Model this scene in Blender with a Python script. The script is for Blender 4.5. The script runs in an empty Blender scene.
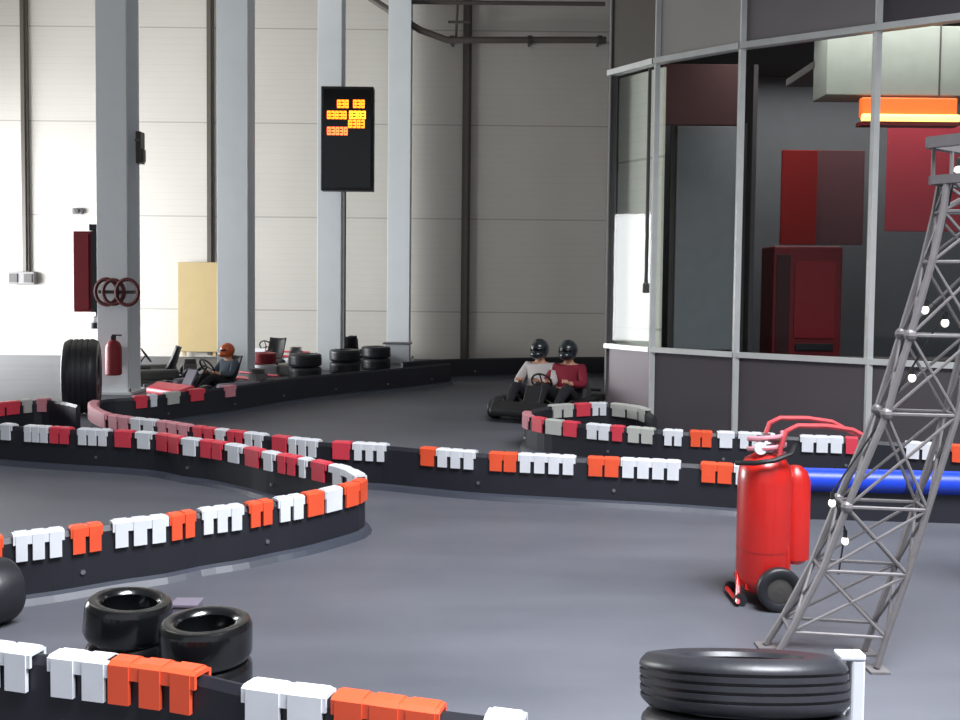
import bpy, bmesh, math, random
from mathutils import Vector, Matrix
random.seed(4)
C = bpy.context.scene.collection
PI = math.pi
H = 1.75; F = 940.0; PITCH = math.atan(42/940); ROLL = math.radians(.6); PY = 327   # horizon at row 285; the frame is a crop, so the optical axis sits above its middle

# ------------------------------------------------------------------ camera
cd = bpy.data.cameras.new('camera'); cam = bpy.data.objects.new('camera', cd); C.objects.link(cam)
CR = (Matrix.Rotation(PI/2 - PITCH, 3, 'X') @ Matrix.Rotation(ROLL, 3, 'Z'))
cam.location = (0, 0, H); cam.rotation_euler = CR.to_euler()
cd.shift_y = -(360-PY)/960; cd.sensor_width = 36; cd.lens = 36*F/960; cd.clip_end = 200
bpy.context.scene.camera = cam
cp, sp = math.cos(PITCH), math.sin(PITCH)
def at(px, py, z=None, Y=None):
    """world point seen at a photo pixel, on the level z or at the distance Y"""
    x = (px-480)/F; y = -(py-PY)/F
    d = CR @ Vector((x, y, -1))
    t = (z-H)/d.z if z is not None else Y/d.y
    return Vector((0, 0, H)) + d*t
def proj(v):
    q = CR.transposed() @ (Vector(v)-Vector((0, 0, H)))
    return 480-F*q.x/q.z, PY+F*q.y/q.z

# ------------------------------------------------------------------ materials
def lin(c):
    return tuple((v/12.92 if v <= .04045 else ((v+.055)/1.055)**2.4) for v in [q/255 for q in c]) + (1,)
def mat(name, rgb, rough=.6, metal=0, emit=None, es=0, var=.12, scale=6, bump=0, coat=0):
    m = bpy.data.materials.new(name); m.use_nodes = True
    nt = m.node_tree; b = nt.nodes['Principled BSDF']
    col = lin(rgb)
    tc = nt.nodes.new('ShaderNodeTexCoord')
    nz = nt.nodes.new('ShaderNodeTexNoise'); nz.inputs['Scale'].default_value = scale; nz.inputs['Detail'].default_value = 4
    nt.links.new(tc.outputs['Object'], nz.inputs['Vector'])
    mx = nt.nodes.new('ShaderNodeMix'); mx.data_type = 'RGBA'
    mx.inputs['A'].default_value = tuple(c*(1-var) for c in col[:3])+(1,)
    mx.inputs['B'].default_value = tuple(min(1, c*(1+var)) for c in col[:3])+(1,)
    nt.links.new(nz.outputs['Fac'], mx.inputs['Factor'])
    nt.links.new(mx.outputs['Result'], b.inputs['Base Color'])
    b.inputs['Roughness'].default_value = rough; b.inputs['Metallic'].default_value = metal
    b.inputs['Coat Weight'].default_value = coat
    if emit: b.inputs['Emission Color'].default_value = lin(emit); b.inputs['Emission Strength'].default_value = es
    if bump:
        bp = nt.nodes.new('ShaderNodeBump'); bp.inputs['Strength'].default_value = bump; bp.inputs['Distance'].default_value = .01
        nt.links.new(nz.outputs['Fac'], bp.inputs['Height']); nt.links.new(bp.outputs['Normal'], b.inputs['Normal'])
    return m
M = {}
M['white'] = mat('white_plastic', (212, 215, 220), .4)
M['orange'] = mat('orange_plastic', (224, 84, 50), .4)
M['redcap'] = mat('red_plastic', (206, 62, 78), .42)
M['pinkcap'] = mat('faded_pink_plastic', (196, 130, 140), .5)
M['greycap'] = mat('grey_plastic', (176, 178, 172), .5)
M['belt'] = mat('black_rubber_belt', (30, 31, 39), .5, var=.3, scale=3)
M['rail'] = mat('grey_base_rail', (56, 60, 70), .4)
M['rubber'] = mat('tyre_rubber', (36, 37, 42), .42, var=.3, scale=9, bump=.3)
M['glossrubber'] = mat('wet_black_rubber', (16, 17, 19), .22, var=.3, scale=9, coat=.4)
M['steel'] = mat('bright_steel', (190, 190, 192), .3, 1)
M['galv'] = mat('grey_galvanised_paint', (112, 109, 110), .5, .2, var=.2, scale=20)
M['col'] = mat('pale_blue_grey_paint', (238, 244, 246), .5, var=.06, scale=2)
M['dkpaint'] = mat('dark_grey_paint', (66, 64, 62), .6)
M['pipe'] = mat('dull_brown_grey_pipe', (92, 86, 80), .5)
M['red'] = mat('extinguisher_red', (192, 32, 26), .35, coat=.3, var=.1)
M['dkred'] = mat('dark_red_paint', (140, 34, 44), .5)
M['black'] = mat('matt_black', (20, 20, 23), .55)
M['hose'] = mat('brown_red_hose', (104, 50, 50), .6)
M['blue'] = mat('blue_vinyl', (24, 62, 190), .38)
M['ply'] = mat('beige_board', (190, 168, 122), .7, var=.08, scale=3)
M['alu'] = mat('pale_aluminium', (200, 202, 200), .4, .4)
M['bulb'] = mat('white_bulb', (250, 248, 235), .3, emit=(255, 250, 230), es=1.5)
M['mauve'] = mat('mauve_grey', (110, 104, 118), .6)
M['skin'] = mat('skin', (196, 146, 120), .55)
M['cwhite'] = mat('white_jacket_cloth', (190, 184, 182), .85)
M['cred'] = mat('dark_red_cloth', (124, 22, 44), .85)
M['cblue'] = mat('grey_blue_cloth', (76, 88, 100), .85)
M['trous'] = mat('black_trouser_cloth', (28, 28, 34), .85)
M['helm'] = mat('dark_helmet_shell', (22, 34, 40), .3, coat=.5)
M['helmo'] = mat('orange_helmet_shell', (214, 96, 46), .3, coat=.5)
M['visor'] = mat('smoked_visor', (12, 12, 14), .12)
M['shoe'] = mat('shoe', (40, 38, 38), .7)

# ------------------------------------------------------------------ mesh helpers
def box(bm, c, s, rot=None):
    r = bmesh.ops.create_cube(bm, size=1)
    mt = Matrix.Translation(c) @ (rot or Matrix.Identity(4)) @ Matrix.Diagonal((s[0], s[1], s[2], 1))
    bmesh.ops.transform(bm, matrix=mt, verts=r['verts'])
    return r['verts']
def bar(bm, a, b, r, n=8, r2=None):
    a = Vector(a); b = Vector(b); d = b-a
    q = d.to_track_quat('Z', 'Y').to_matrix().to_4x4()
    g = bmesh.ops.create_cone(bm, cap_ends=True, segments=n, radius1=r, radius2=(r if r2 is None else r2), depth=d.length)
    bmesh.ops.transform(bm, matrix=Matrix.Translation((a+b)/2) @ q, verts=g['verts'])
def angle_bar(bm, a, b, w):
    a = Vector(a); b = Vector(b); d = b-a
    q = d.to_track_quat('Z', 'Y').to_matrix().to_4x4()
    T = Matrix.Translation((a+b)/2) @ q
    for c, s in (((w/2, 0, 0), (w*.16, w, d.length)), ((0, w/2, 0), (w, w*.16, d.length))):
        g = bmesh.ops.create_cube(bm, size=1)
        bmesh.ops.transform(bm, matrix=T @ Matrix.Translation(c) @ Matrix.Diagonal((*s, 1)), verts=g['verts'])
def tube(bm, pts, r, n=8, closed=False):
    pts = [Vector(p) for p in pts]; rings = []; N = len(pts)
    up = None
    for i, p in enumerate(pts):
        a = pts[(i-1) % N] if (closed or i > 0) else p
        b = pts[(i+1) % N] if (closed or i < N-1) else p
        t = (b-a).normalized()
        if up is None:
            up = Vector((0, 0, 1)) if abs(t.z) < .9 else Vector((1, 0, 0))
        sd = t.cross(up).normalized(); up = sd.cross(t).normalized()
        rings.append([bm.verts.new(p + sd*math.cos(k*2*PI/n)*r + up*math.sin(k*2*PI/n)*r) for k in range(n)])
    for i in range(N if closed else N-1):
        A, B = rings[i], rings[(i+1) % N]
        for k in range(n): bm.faces.new((A[k], A[(k+1) % n], B[(k+1) % n], B[k]))
    if not closed:
        bm.faces.new(rings[0][::-1]); bm.faces.new(rings[-1])
def lathe(bm, prof, n=32, mtx=None, closed=False):
    """prof: (radius, z) list round the z axis"""
    rings = []
    for r, z in prof:
        rings.append([bm.verts.new((r*math.cos(k*2*PI/n), r*math.sin(k*2*PI/n), z)) for k in range(n)])
    vs = [v for g in rings for v in g]
    R = len(rings)
    for i in range(R if closed else R-1):
        A, B = rings[i], rings[(i+1) % R]
        for k in range(n): bm.faces.new((A[k], A[(k+1) % n], B[(k+1) % n], B[k]))
    if not closed:
        bm.faces.new(rings[0][::-1]); bm.faces.new(rings[-1])
    if mtx: bmesh.ops.transform(bm, matrix=mtx, verts=vs)
def ball(bm, c, s, mtx=None, u=16, v=10):
    g = bmesh.ops.create_uvsphere(bm, u_segments=u, v_segments=v, radius=1)
    bmesh.ops.transform(bm, matrix=Matrix.Translation(c) @ (mtx or Matrix.Identity(4)) @ Matrix.Diagonal((*s, 1)), verts=g['verts'])
def obj(name, bm, m, parent=None, smooth=False, bevel=0, seg=2):
    bmesh.ops.recalc_face_normals(bm, faces=bm.faces)
    me = bpy.data.meshes.new(name); bm.to_mesh(me); bm.free()
    if m: me.materials.append(m)
    o = bpy.data.objects.new(name, me); C.objects.link(o)
    if parent: o.parent = parent
    if smooth:
        for p in me.polygons: p.use_smooth = True
        try: me.set_sharp_from_angle(angle=math.radians(40))
        except Exception: pass
    if bevel:
        b = o.modifiers.new('bevel', 'BEVEL'); b.width = bevel; b.segments = seg; b.limit_method = 'ANGLE'
    return o
def tag(o, label, cat, group=None, kind=None):
    o['label'] = label; o['category'] = cat
    if group: o['group'] = group
    if kind: o['kind'] = kind
    return o
def thing(name, label, cat, loc=(0, 0, 0), rz=0, group=None):
    o = bpy.data.objects.new(name, None); C.objects.link(o)
    o.location = loc; o.rotation_euler = (0, 0, rz); o.empty_display_size = .1
    return tag(o, label, cat, group)
def struct(name, bm, m, bevel=0, smooth=False):
    o = obj(name, bm, m, None, smooth, bevel); o['kind'] = 'structure'; return o
def copy_tree(o, parent=None):
    c = o.copy(); C.objects.link(c); c.parent = parent
    for ch in list(o.children): copy_tree(ch, c)
    return c
def B(): return bmesh.new()

# ------------------------------------------------------------------ floor, walls
def floor_mat():
    m = bpy.data.materials.new('dark_sealed_asphalt'); m.use_nodes = True; nt = m.node_tree; b = nt.nodes['Principled BSDF']; b.inputs['Specular IOR Level'].default_value = .3
    tc = nt.nodes.new('ShaderNodeTexCoord')
    n1 = nt.nodes.new('ShaderNodeTexNoise'); n1.inputs['Scale'].default_value = .7; n1.inputs['Detail'].default_value = 5
    n2 = nt.nodes.new('ShaderNodeTexNoise'); n2.inputs['Scale'].default_value = 60; n2.inputs['Detail'].default_value = 3
    mp = nt.nodes.new('ShaderNodeMapping'); mp.inputs['Scale'].default_value = (.25, 1.6, 1)
    n3 = nt.nodes.new('ShaderNodeTexNoise'); n3.inputs['Scale'].default_value = 1.3; n3.inputs['Detail'].default_value = 6
    for n in (n1, n2): nt.links.new(tc.outputs['Object'], n.inputs['Vector'])
    nt.links.new(tc.outputs['Object'], mp.inputs['Vector']); nt.links.new(mp.outputs['Vector'], n3.inputs['Vector'])
    r = nt.nodes.new('ShaderNodeValToRGB'); r.color_ramp.elements[0].position = .3; r.color_ramp.elements[1].position = .72
    r.color_ramp.elements[0].color = (.07, .075, .09, 1); r.color_ramp.elements[1].color = (.125, .13, .15, 1)
    ad = nt.nodes.new('ShaderNodeMath'); ad.operation = 'MULTIPLY_ADD'; ad.inputs[1].default_value = .5
    nt.links.new(n1.outputs['Fac'], ad.inputs[0])
    h = nt.nodes.new('ShaderNodeMath'); h.operation = 'MULTIPLY'; h.inputs[1].default_value = .5
    nt.links.new(n3.outputs['Fac'], h.inputs[0]); nt.links.new(h.outputs[0], ad.inputs[2])
    nt.links.new(ad.outputs[0], r.inputs[0]); nt.links.new(r.outputs[0], b.inputs['Base Color'])
    rr = nt.nodes.new('ShaderNodeMapRange'); rr.inputs[3].default_value = .42; rr.inputs[4].default_value = .62
    nt.links.new(n3.outputs['Fac'], rr.inputs[0]); nt.links.new(rr.outputs[0], b.inputs['Roughness'])
    bp = nt.nodes.new('ShaderNodeBump'); bp.inputs['Strength'].default_value = .15; bp.inputs['Distance'].default_value = .004
    nt.links.new(n2.outputs['Fac'], bp.inputs['Height']); nt.links.new(bp.outputs['Normal'], b.inputs['Normal'])
    return m
def wall_mat(name, rgb, seam0, pitch, seam=.03, axis=2):
    m = bpy.data.materials.new(name); m.use_nodes = True; nt = m.node_tree; b = nt.nodes['Principled BSDF']
    tc = nt.nodes.new('ShaderNodeTexCoord'); sx = nt.nodes.new('ShaderNodeSeparateXYZ'); nt.links.new(tc.outputs['Object'], sx.inputs[0])
    def mth(op, a, v=None):
        n = nt.nodes.new('ShaderNodeMath'); n.operation = op
        if hasattr(a, 'links'): nt.links.new(a, n.inputs[0])
        else: n.inputs[0].default_value = a
        if v is not None:
            if hasattr(v, 'links'): nt.links.new(v, n.inputs[1])
            else: n.inputs[1].default_value = v
        return n.outputs[0]
    z = mth('SUBTRACT', sx.outputs[2], seam0-50*pitch)
    fz = mth('MODULO', z, pitch)
    line = mth('LESS_THAN', fz, seam)
    z2 = mth('MODULO', z, .155); l2 = mth('LESS_THAN', z2, .012)
    l2 = mth('MULTIPLY', l2, .10)
    tot = mth('ADD', mth('MULTIPLY', line, .45), l2)
    nz = nt.nodes.new('ShaderNodeTexNoise'); nz.inputs['Scale'].default_value = .6; nz.inputs['Detail'].default_value = 4
    nt.links.new(tc.outputs['Object'], nz.inputs['Vector'])
    tot = mth('ADD', tot, mth('MULTIPLY', mth('SUBTRACT', nz.outputs['Fac'], .4), .2))
    mx = nt.nodes.new('ShaderNodeMix'); mx.data_type = 'RGBA'
    c = lin(rgb); mx.inputs['A'].default_value = c; mx.inputs['B'].default_value = (c[0]*.25, c[1]*.25, c[2]*.25, 1)
    nt.links.new(tot, mx.inputs['Factor']); nt.links.new(mx.outputs['Result'], b.inputs['Base Color'])
    b.inputs['Roughness'].default_value = .6
    return m
WY = 22.0
zs1 = at(300, 311, Y=WY).z; zs2 = at(300, 218, Y=WY).z
M['wall'] = wall_mat('cream_sandwich_panels', (206, 202, 194), zs1, zs2-zs1)
bm = B(); box(bm, (0, 8, -.05), (44, 36, .1)); struct('floor', bm, floor_mat())
bm = B(); box(bm, (-4, WY+.15, 5), (36, .3, 10)); struct('wall_back', bm, M['wall'])
# left wall: solid piers round one wide gateway to the daylight
LX = -14.0
bm = B()
for y0, y1, z0, z1 in ((-10, 12.0, 0, 10), (21.0, 22.0, 0, 10), (12.0, 21.0, 5.2, 10)):
    box(bm, (LX-.15, (y0+y1)/2, (z0+z1)/2), (.3, y1-y0, z1-z0))
struct('wall_left', bm, mat('cream_render', (206, 202, 194), .8))
bm = B(); box(bm, (13.85, 8, 5), (.3, 36, 10)); struct('wall_right', bm, mat('grey_render', (120, 118, 116), .8))
bm = B(); box(bm, (0, 8, 10.1), (44, 36, .2)); struct('ceiling', bm, mat('grey_roof_sheet', (150, 146, 138), .8))

# wall posts (dark steel mullions between panels)
for i, (px, ytop, ybot) in enumerate(((27, -60, 275), (211, -60, 355), (465, -60, 361))):
    a = at(px, 300, Y=WY-.05); zb = at(px, ybot, Y=WY-.05).z
    bm = B(); w = .15 if i < 2 else .2
    box(bm, (a.x, WY-.04, (zb+9.9)/2), (w, .12, 9.9-zb))
    box(bm, (a.x, WY-.12, (zb+9.9)/2), (w*.45, .06, 9.9-zb))
    struct('trim_%d' % (i+1), bm, M['pipe'])
# corner trim where the back wall meets the glazed room
a = at(607, 60, Y=WY-.1)
# junction box below the left post and a small sensor
p = at(22, 278, Y=WY-.15)
t = thing('junction_box', 'grey junction box at the foot of the leftmost wall post', 'box', (p.x, WY-.01, p.z))
bm = B(); box(bm, (0, -.1, 0), (.62, .18, .3)); obj('housing', bm, M['galv'], t, bevel=.02)
for sx in (-.17, .17):
    bm = B(); box(bm, (sx, -.2, 0), (.2, .03, .2)); obj('socket_cover', bm, M['dkpaint'], t, bevel=.01)
p = at(77, 211, Y=WY-.1)
t = thing('wall_sensor', 'small grey sensor on the cream wall above the red cabinet', 'sensor', (p.x, WY, p.z))
bm = B(); box(bm, (0, -.05, 0), (.26, .1, .14)); obj('housing', bm, M['galv'], t, bevel=.03)
bm = B(); bar(bm, (0, -.1, 0), (0, -.15, 0), .05, 16); obj('lens', bm, M['dkpaint'], t)
# overhead pipe along the wall
bm = B()
P = [at(355, -12, Y=21.3), at(392, 12, Y=21.3), at(420, 30, Y=21.3), at(447, 40, Y=21.4), at(520, 40, Y=21.5), at(606, 40, Y=21.5)]
tube(bm, P, .075, 10)
t = thing('overhead_pipe', 'brown-grey pipe running high along the back wall to the glazed room', 'pipe')
obj('pipe', bm, M['pipe'], t, smooth=True)
for px in (452, 530, 600):
    q = at(px, 40, Y=21.5); bm = B(); bar(bm, (q.x, q.y, q.z), (q.x, WY, q.z), .03); bar(bm, q-Vector((.05, 0, 0)), q+Vector((.05, 0, 0)), .1, 14)
    obj('bracket', bm, M['dkpaint'], t)
q = at(456, 38, Y=21.5); bm = B(); bar(bm, q, at(458, -10, Y=21.5), .03); bar(bm, at(448, 22, Y=21.5), at(470, 22, Y=21.5), .03)
obj('hanger', bm, M['pipe'], t)
q0 = at(410, 2, Y=21.4); q1 = at(605, 4, Y=21.5)
bm = B(); tube(bm, [q0, q1], .05, 8); o = obj('cable_duct', bm, M['pipe'], smooth=True); tag(o, 'thin dark duct at the very top of the back wall above the pipe', 'duct')
# beige board
a = at(178, 262, Y=21.8); b_ = at(219, 352, Y=21.8)
t = thing('board', 'tall beige board standing against the back wall between two columns', 'board', ((a.x+b_.x)/2, 21.8, 0))
bm = B(); box(bm, (0, 0, (a.z+b_.z)/2), (b_.x-a.x, .05, a.z-b_.z)); obj('panel', bm, M['ply'], t, bevel=.01)
for s in (-1, 1):
    bm = B(); box(bm, (s*.35, .07, a.z/2), (.07, .07, a.z*.98)); obj('support_post', bm, M['ply'], t)

# ------------------------------------------------------------------ columns
def column(pxl, Z, label, w=.5, d=.55):
    x0 = at(pxl, 300, Y=Z).x; cx = x0+w/2
    t = thing('steel_column', label, 'column', (cx, Z+d/2, 0), 0, 'steel columns in front of the back wall')
    bm = B()
    box(bm, (0, -d/2+.02, 5), (w, .04, 10)); box(bm, (0, d/2-.02, 5), (w, .04, 10)); box(bm, (0, 0, 5), (.03, d-.08, 10))
    obj('beam', bm, M['col'], t, bevel=.006)
    bm = B(); box(bm, (0, 0, .02), (w+.16, d+.16, .04))
    obj('base_plate', bm, M['col'], t)
    for sx in (-1, 1):
        for sy in (-1, 1):
            bm = B(); bar(bm, (sx*(w/2+.045), sy*(d/2+.045), .04), (sx*(w/2+.045), sy*(d/2+.045), .1), .02, 6); obj('bolt', bm, M['galv'], t)
    return t, cx
c1, cx1 = column(97, 14.5, 'nearest and leftmost steel column, carrying the red hose and extinguisher', .47)
c2, cx2 = column(217, 16.8, 'pale steel column just right of the beige board', .55)
c3, cx3 = column(317, 19.0, 'pale steel column behind the scoreboard', .48)
c4, cx4 = column(387, 21.1, 'farthest pale steel column, with a white box at its foot', .5, .5)
# white box at the foot of the far column
t = thing('utility_box', 'white box at the foot of the farthest column', 'box', (cx4+.02, 20.8, 0))
zb = at(398, 344, Y=20.7).z
bm = B(); box(bm, (0, 0, zb/2), (.56, .36, zb)); obj('housing', bm, M['white'], t, bevel=.015)
bm = B(); box(bm, (0, 0, zb+.012), (.62, .42, .03)); obj('lid', bm, M['galv'], t)
# grey clamp on nearest column
p = at(139, 148, Y=15.0)
t = thing('beam_clamp', 'dark clamp on the right edge of the leftmost column', 'clamp', (p.x+.02, 15.0, p.z))
bm = B(); box(bm, (0, 0, 0), (.08, .2, .5)); box(bm, (.03, 0, -.12), (.08, .12, .2)); obj('clamp_body', bm, M['pipe'], t, bevel=.01)
bm = B(); bar(bm, (0, -.1, .1), (.0, -.16, .1), .03, 8); obj('bolt', bm, M['galv'], t)
# red cabinet left of the column
a = at(73, 231, Y=14.6); b_ = at(93, 312, Y=14.6)
t = thing('fire_hose_cabinet', 'tall dark red cabinet hung on the left side of the leftmost column', 'cabinet', (a.x, 14.6, b_.z))
w = b_.x-a.x; h = a.z-b_.z
bm = B(); box(bm, (w/2, .15, h/2), (w, .3, h)); obj('body', bm, M['dkred'], t, bevel=.01)
bm = B(); box(bm, (w/2-.02, -.012, h/2), (w*.8, .025, h*.94)); obj('door', bm, M['dkred'], t, bevel=.008)
bm = B(); box(bm, (w+.06, .1, h/2), (.12, .3, h*1.0)); obj('bracket', bm, M['black'], t)
bm = B(); box(bm, (w+.02, .1, h+.06), (.16, .18, .1)); obj('top_clamp', bm, M['black'], t, bevel=.01)
bm = B(); ball(bm, (w+.03, .08, -.13), (.08, .08, .07)); obj('warning_lamp', bm, M['white'], t, True)
bm = B(); bar(bm, (w+.03, .08, -.26), (w+.03, .08, -.17), .1, 16); bar(bm, (w+.03, .08, -.2), (w+.03, .08, 0), .02); obj('siren', bm, M['black'], t, True)
# red hose coil on column
p = at(113, 292, Y=14.4)
t = thing('hose_coil', 'brownish red coiled hose hung across the leftmost column', 'hose', (p.x, 14.42, p.z))
for k, (ox, r) in enumerate(((-.1, .17), (.02, .16), (.24, .17))):
    bm = B(); tube(bm, [(ox+r*math.cos(u*PI/12), -.03*k-.02, r*1.15*math.sin(u*PI/12)) for u in range(24)], .03, 8, True)
    obj('hose_loop', bm, M['hose'], t, True)
bm = B(); box(bm, (.05, .02, 0), (.55, .08, .05)); obj('hook', bm, M['pipe'], t)
# extinguisher low on column
p = at(114, 375, Y=14.3)
t = thing('fire_extinguisher', 'small red fire extinguisher hung low on the leftmost column', 'fire extinguisher', (p.x, 14.29, p.z))
bm = B(); lathe(bm, [(.1, 0), (.12, .02), (.12, .42), (.09, .5), (.03, .54)], 20); obj('cylinder', bm, M['dkred'], t, True)
bm = B(); box(bm, (0, 0, .57), (.06, .05, .06)); box(bm, (.05, 0, .61), (.14, .03, .02)); obj('valve', bm, M['black'], t)
bm = B(); box(bm, (0, .1, .28), (.1, .18, .3)); obj('bracket', bm, M['black'], t)

# ------------------------------------------------------------------ scoreboard
SY = 18.3
a = at(321, 86, Y=SY); b_ = at(373, 191, Y=SY); w = b_.x-a.x; h = a.z-b_.z
t = thing('scoreboard', 'black upright electronic scoreboard with glowing orange rows', 'scoreboard', ((a.x+b_.x)/2, SY, b_.z))
bm = B(); box(bm, (0, .12, h/2), (w, .24, h)); obj('housing', bm, M['black'], t, bevel=.015)
bm = B(); box(bm, (0, -.006, h/2), (w*.9, .012, h*.94)); obj('screen', bm, M['visor'], t)
led = mat('amber_led', (255, 150, 40), .4, emit=(255, 132, 30), es=3.2)
ledr = mat('red_orange_led', (255, 90, 40), .4, emit=(255, 110, 60), es=3.2)
ledy = mat('yellow_led', (255, 190, 60), .4, emit=(255, 176, 40), es=3.2)
for (x0, x1, yc, m_) in ((337, 349, 104, led), (353, 365, 104, led), (327, 347, 115, led), (349, 366, 115, ledy), (348, 365, 124, led), (327, 348, 131, ledr)):
    q0 = at(x0, yc, Y=SY); q1 = at(x1, yc, Y=SY); bm = B()
    n = max(2, int(round((q1.x-q0.x)/.085))); pw = (q1.x-q0.x)/n
    for k in range(n):
        cx = q0.x-t.location.x+pw*(k+.5); cz = q0.z-t.location.z
        ww = pw*.84; hh = .12
        for dz in (-hh/2, 0, hh/2): box(bm, (cx, -.017, cz+dz), (ww, .01, .036))
        if k % 2 == 0: box(bm, (cx-ww*.36, -.017, cz), (ww*.28, .01, hh))
        box(bm, (cx+ww*.36, -.017, cz), (ww*.28, .01, hh))
    obj('led_row', bm, m_, t)
bm = B(); bar(bm, (-.08, .3, -3.75), (-.08, .3, .3), .025, 8); obj('cable_pipe', bm, M['dkpaint'], t)
bm = B(); box(bm, (-.2, .45, h*.5), (.3, .5, .08)); box(bm, (-.2, .45, h*.8), (.3, .5, .08)); obj('mount', bm, M['dkpaint'], t)

# ------------------------------------------------------------------ barriers
BH = .37
def smooth_path(pts, step=.06):
    P = [pts[0]*2-pts[1]] + pts + [pts[-1]*2-pts[-2]]; out = []
    for i in range(1, len(P)-2):
        p0, p1, p2, p3 = P[i-1], P[i], P[i+1], P[i+2]
        n = max(2, int((p2-p1).length/step))
        # centripetal Catmull-Rom
        t0 = 0; t1 = t0+max(1e-4, (p1-p0).length**.5); t2 = t1+max(1e-4, (p2-p1).length**.5); t3 = t2+max(1e-4, (p3-p2).length**.5)
        for k in range(n):
            t = t1+(t2-t1)*k/n
            A1 = p0*((t1-t)/(t1-t0))+p1*((t-t0)/(t1-t0)); A2 = p1*((t2-t)/(t2-t1))+p2*((t-t1)/(t2-t1)); A3 = p2*((t3-t)/(t3-t2))+p3*((t-t2)/(t3-t2))
            B1 = A1*((t2-t)/(t2-t0))+A2*((t-t0)/(t2-t0)); B2 = A2*((t3-t)/(t3-t1))+A3*((t-t1)/(t3-t1))
            out.append(B1*((t2-t)/(t2-t1))+B2*((t-t1)/(t2-t1)))
    out.append(pts[-1]); return out
class Path:
    def __init__(s, px, h=BH):
        pts = []
        for p in px:
            v = at(p[0], p[1], z=h); v.z = 0; pts.append(v)
        s.p = smooth_path(pts); s.h = h
        s.s = [0]
        for a, b in zip(s.p, s.p[1:]): s.s.append(s.s[-1]+(b-a).length)
        s.scr = [proj(Vector((v.x, v.y, h))) for v in s.p]
        s.L = s.s[-1]
    def find(s, x, y):
        i = min(range(len(s.p)), key=lambda k: (s.scr[k][0]-x)**2 + (1.6*(s.scr[k][1]-y))**2)
        best = s.s[i]; bd = 1e9
        for j in (i-1, i):
            if 0 <= j < len(s.p)-1:
                x0, x1 = s.scr[j][0], s.scr[j+1][0]
                if abs(x1-x0) > 1e-6:
                    t = (x-x0)/(x1-x0)
                    if -.02 <= t <= 1.02: return s.s[j]+t*(s.s[j+1]-s.s[j])
        return best
    def pos(s, d):
        d = max(0, min(s.L, d)); lo = 0
        import bisect
        lo = min(len(s.p)-2, max(0, bisect.bisect_right(s.s, d)-1))
        t = (d-s.s[lo])/max(1e-9, s.s[lo+1]-s.s[lo])
        p = s.p[lo].lerp(s.p[lo+1], t)
        a = s.p[max(0, lo-1)]; b = s.p[min(len(s.p)-1, lo+2)]
        tg = (b-a).normalized(); return p, Vector((tg.y, -tg.x, 0)), tg
    def sweep(s, bm, s0, s1, prof, step=.1):
        n = max(1, int((s1-s0)/step)); rings = []
        for k in range(n+1):
            p, nr, tg = s.pos(s0+(s1-s0)*k/n)
            rings.append([bm.verts.new((p.x+nr.x*o, p.y+nr.y*o, z)) for o, z in prof])
        m = len(prof)
        for A, Bq in zip(rings, rings[1:]):
            for k in range(m): bm.faces.new((A[k], A[(k+1) % m], Bq[(k+1) % m], Bq[k]))
        bm.faces.new(rings[0][::-1]); bm.faces.new(rings[-1])
TH = .026
def barrier(name, label, px, caps, h=BH, group='black track barriers', sc=1.0):
    P = Path(px, h)
    o0 = P.pos(P.L/2)[0]
    t = thing(name, label, 'barrier', (0, 0, 0), 0, group)
    t.location = (o0.x, o0.y, 0)
    def fin(nm, bm, m, **k):
        bmesh.ops.translate(bm, vec=(-o0.x, -o0.y, 0), verts=bm.verts); return obj(nm, bm, m, t, **k)
    bm = B(); T = TH
    P.sweep(bm, 0, P.L, [(-T, 0), (-T, h-.03), (-T+.02, h), (T-.02, h), (T, h-.03), (T, 0)])
    fin('rubber_belt', bm, M['belt'])
    for sgn in (-1, 1):
        bm = B(); q = [(T+.001, .0), (T+.001, .05), (T+.03, .035), (T+.05, .0)]
        P.sweep(bm, 0, P.L, [(sgn*a, b) for a, b in q]); fin('base_rail', bm, M['rail'])
    nb = int(P.L/1.1)
    for k in range(min(nb, 48)):
        p, nr, tg = P.pos((k+.5)*1.1)
        for sgn in ((-1, 1) if nb < 40 else (-1,)):
            bm = B(); a = p+nr*sgn*(T-.005); bar(bm, Vector((a.x, a.y, .13)), Vector((a.x+nr.x*sgn*.015, a.y+nr.y*sgn*.015, .13)), .014, 8); fin('bolt', bm, M['steel'])
    cols = {'w': 'white', 'o': 'orange', 'r': 'redcap', 'p': 'pinkcap', 'g': 'greycap'}
    names = {'w': 'white edge cap', 'o': 'orange edge cap', 'r': 'red edge cap', 'p': 'faded pink edge cap', 'g': 'grey edge cap'}
    for c in caps:
        x0, y0, x1, y1, n, col = c[:6]; fill = c[6] if len(c) > 6 else .74
        s0 = P.find(x0, y0); s1 = P.find(x1, y1)
        if s1 < s0: s0, s1 = s1, s0
        bm = B(); g = .006; d = .13*sc
        def U(dr, th=.012): 
            a = T+g; return [(-a-th, h-dr), (-a-th, h+g+th*.3), (-a+.004, h+g+th), (a-.004, h+g+th), (a+th, h+g+th*.3), (a+th, h-dr), (a, h-dr), (a, h+g-.004), (-a, h+g-.004), (-a, h-dr)]
        P.sweep(bm, s0, s1, U(.04*sc, .012))
        pt = (s1-s0)/n
        for k in range(n):
            m0 = s0+pt*(k+.5); P.sweep(bm, m0-pt*fill/2, m0+pt*fill/2, U(d, .017))
        o = fin('edge_cap', bm, M[cols[col]]); o['label'] = names[col]
    return P

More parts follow.
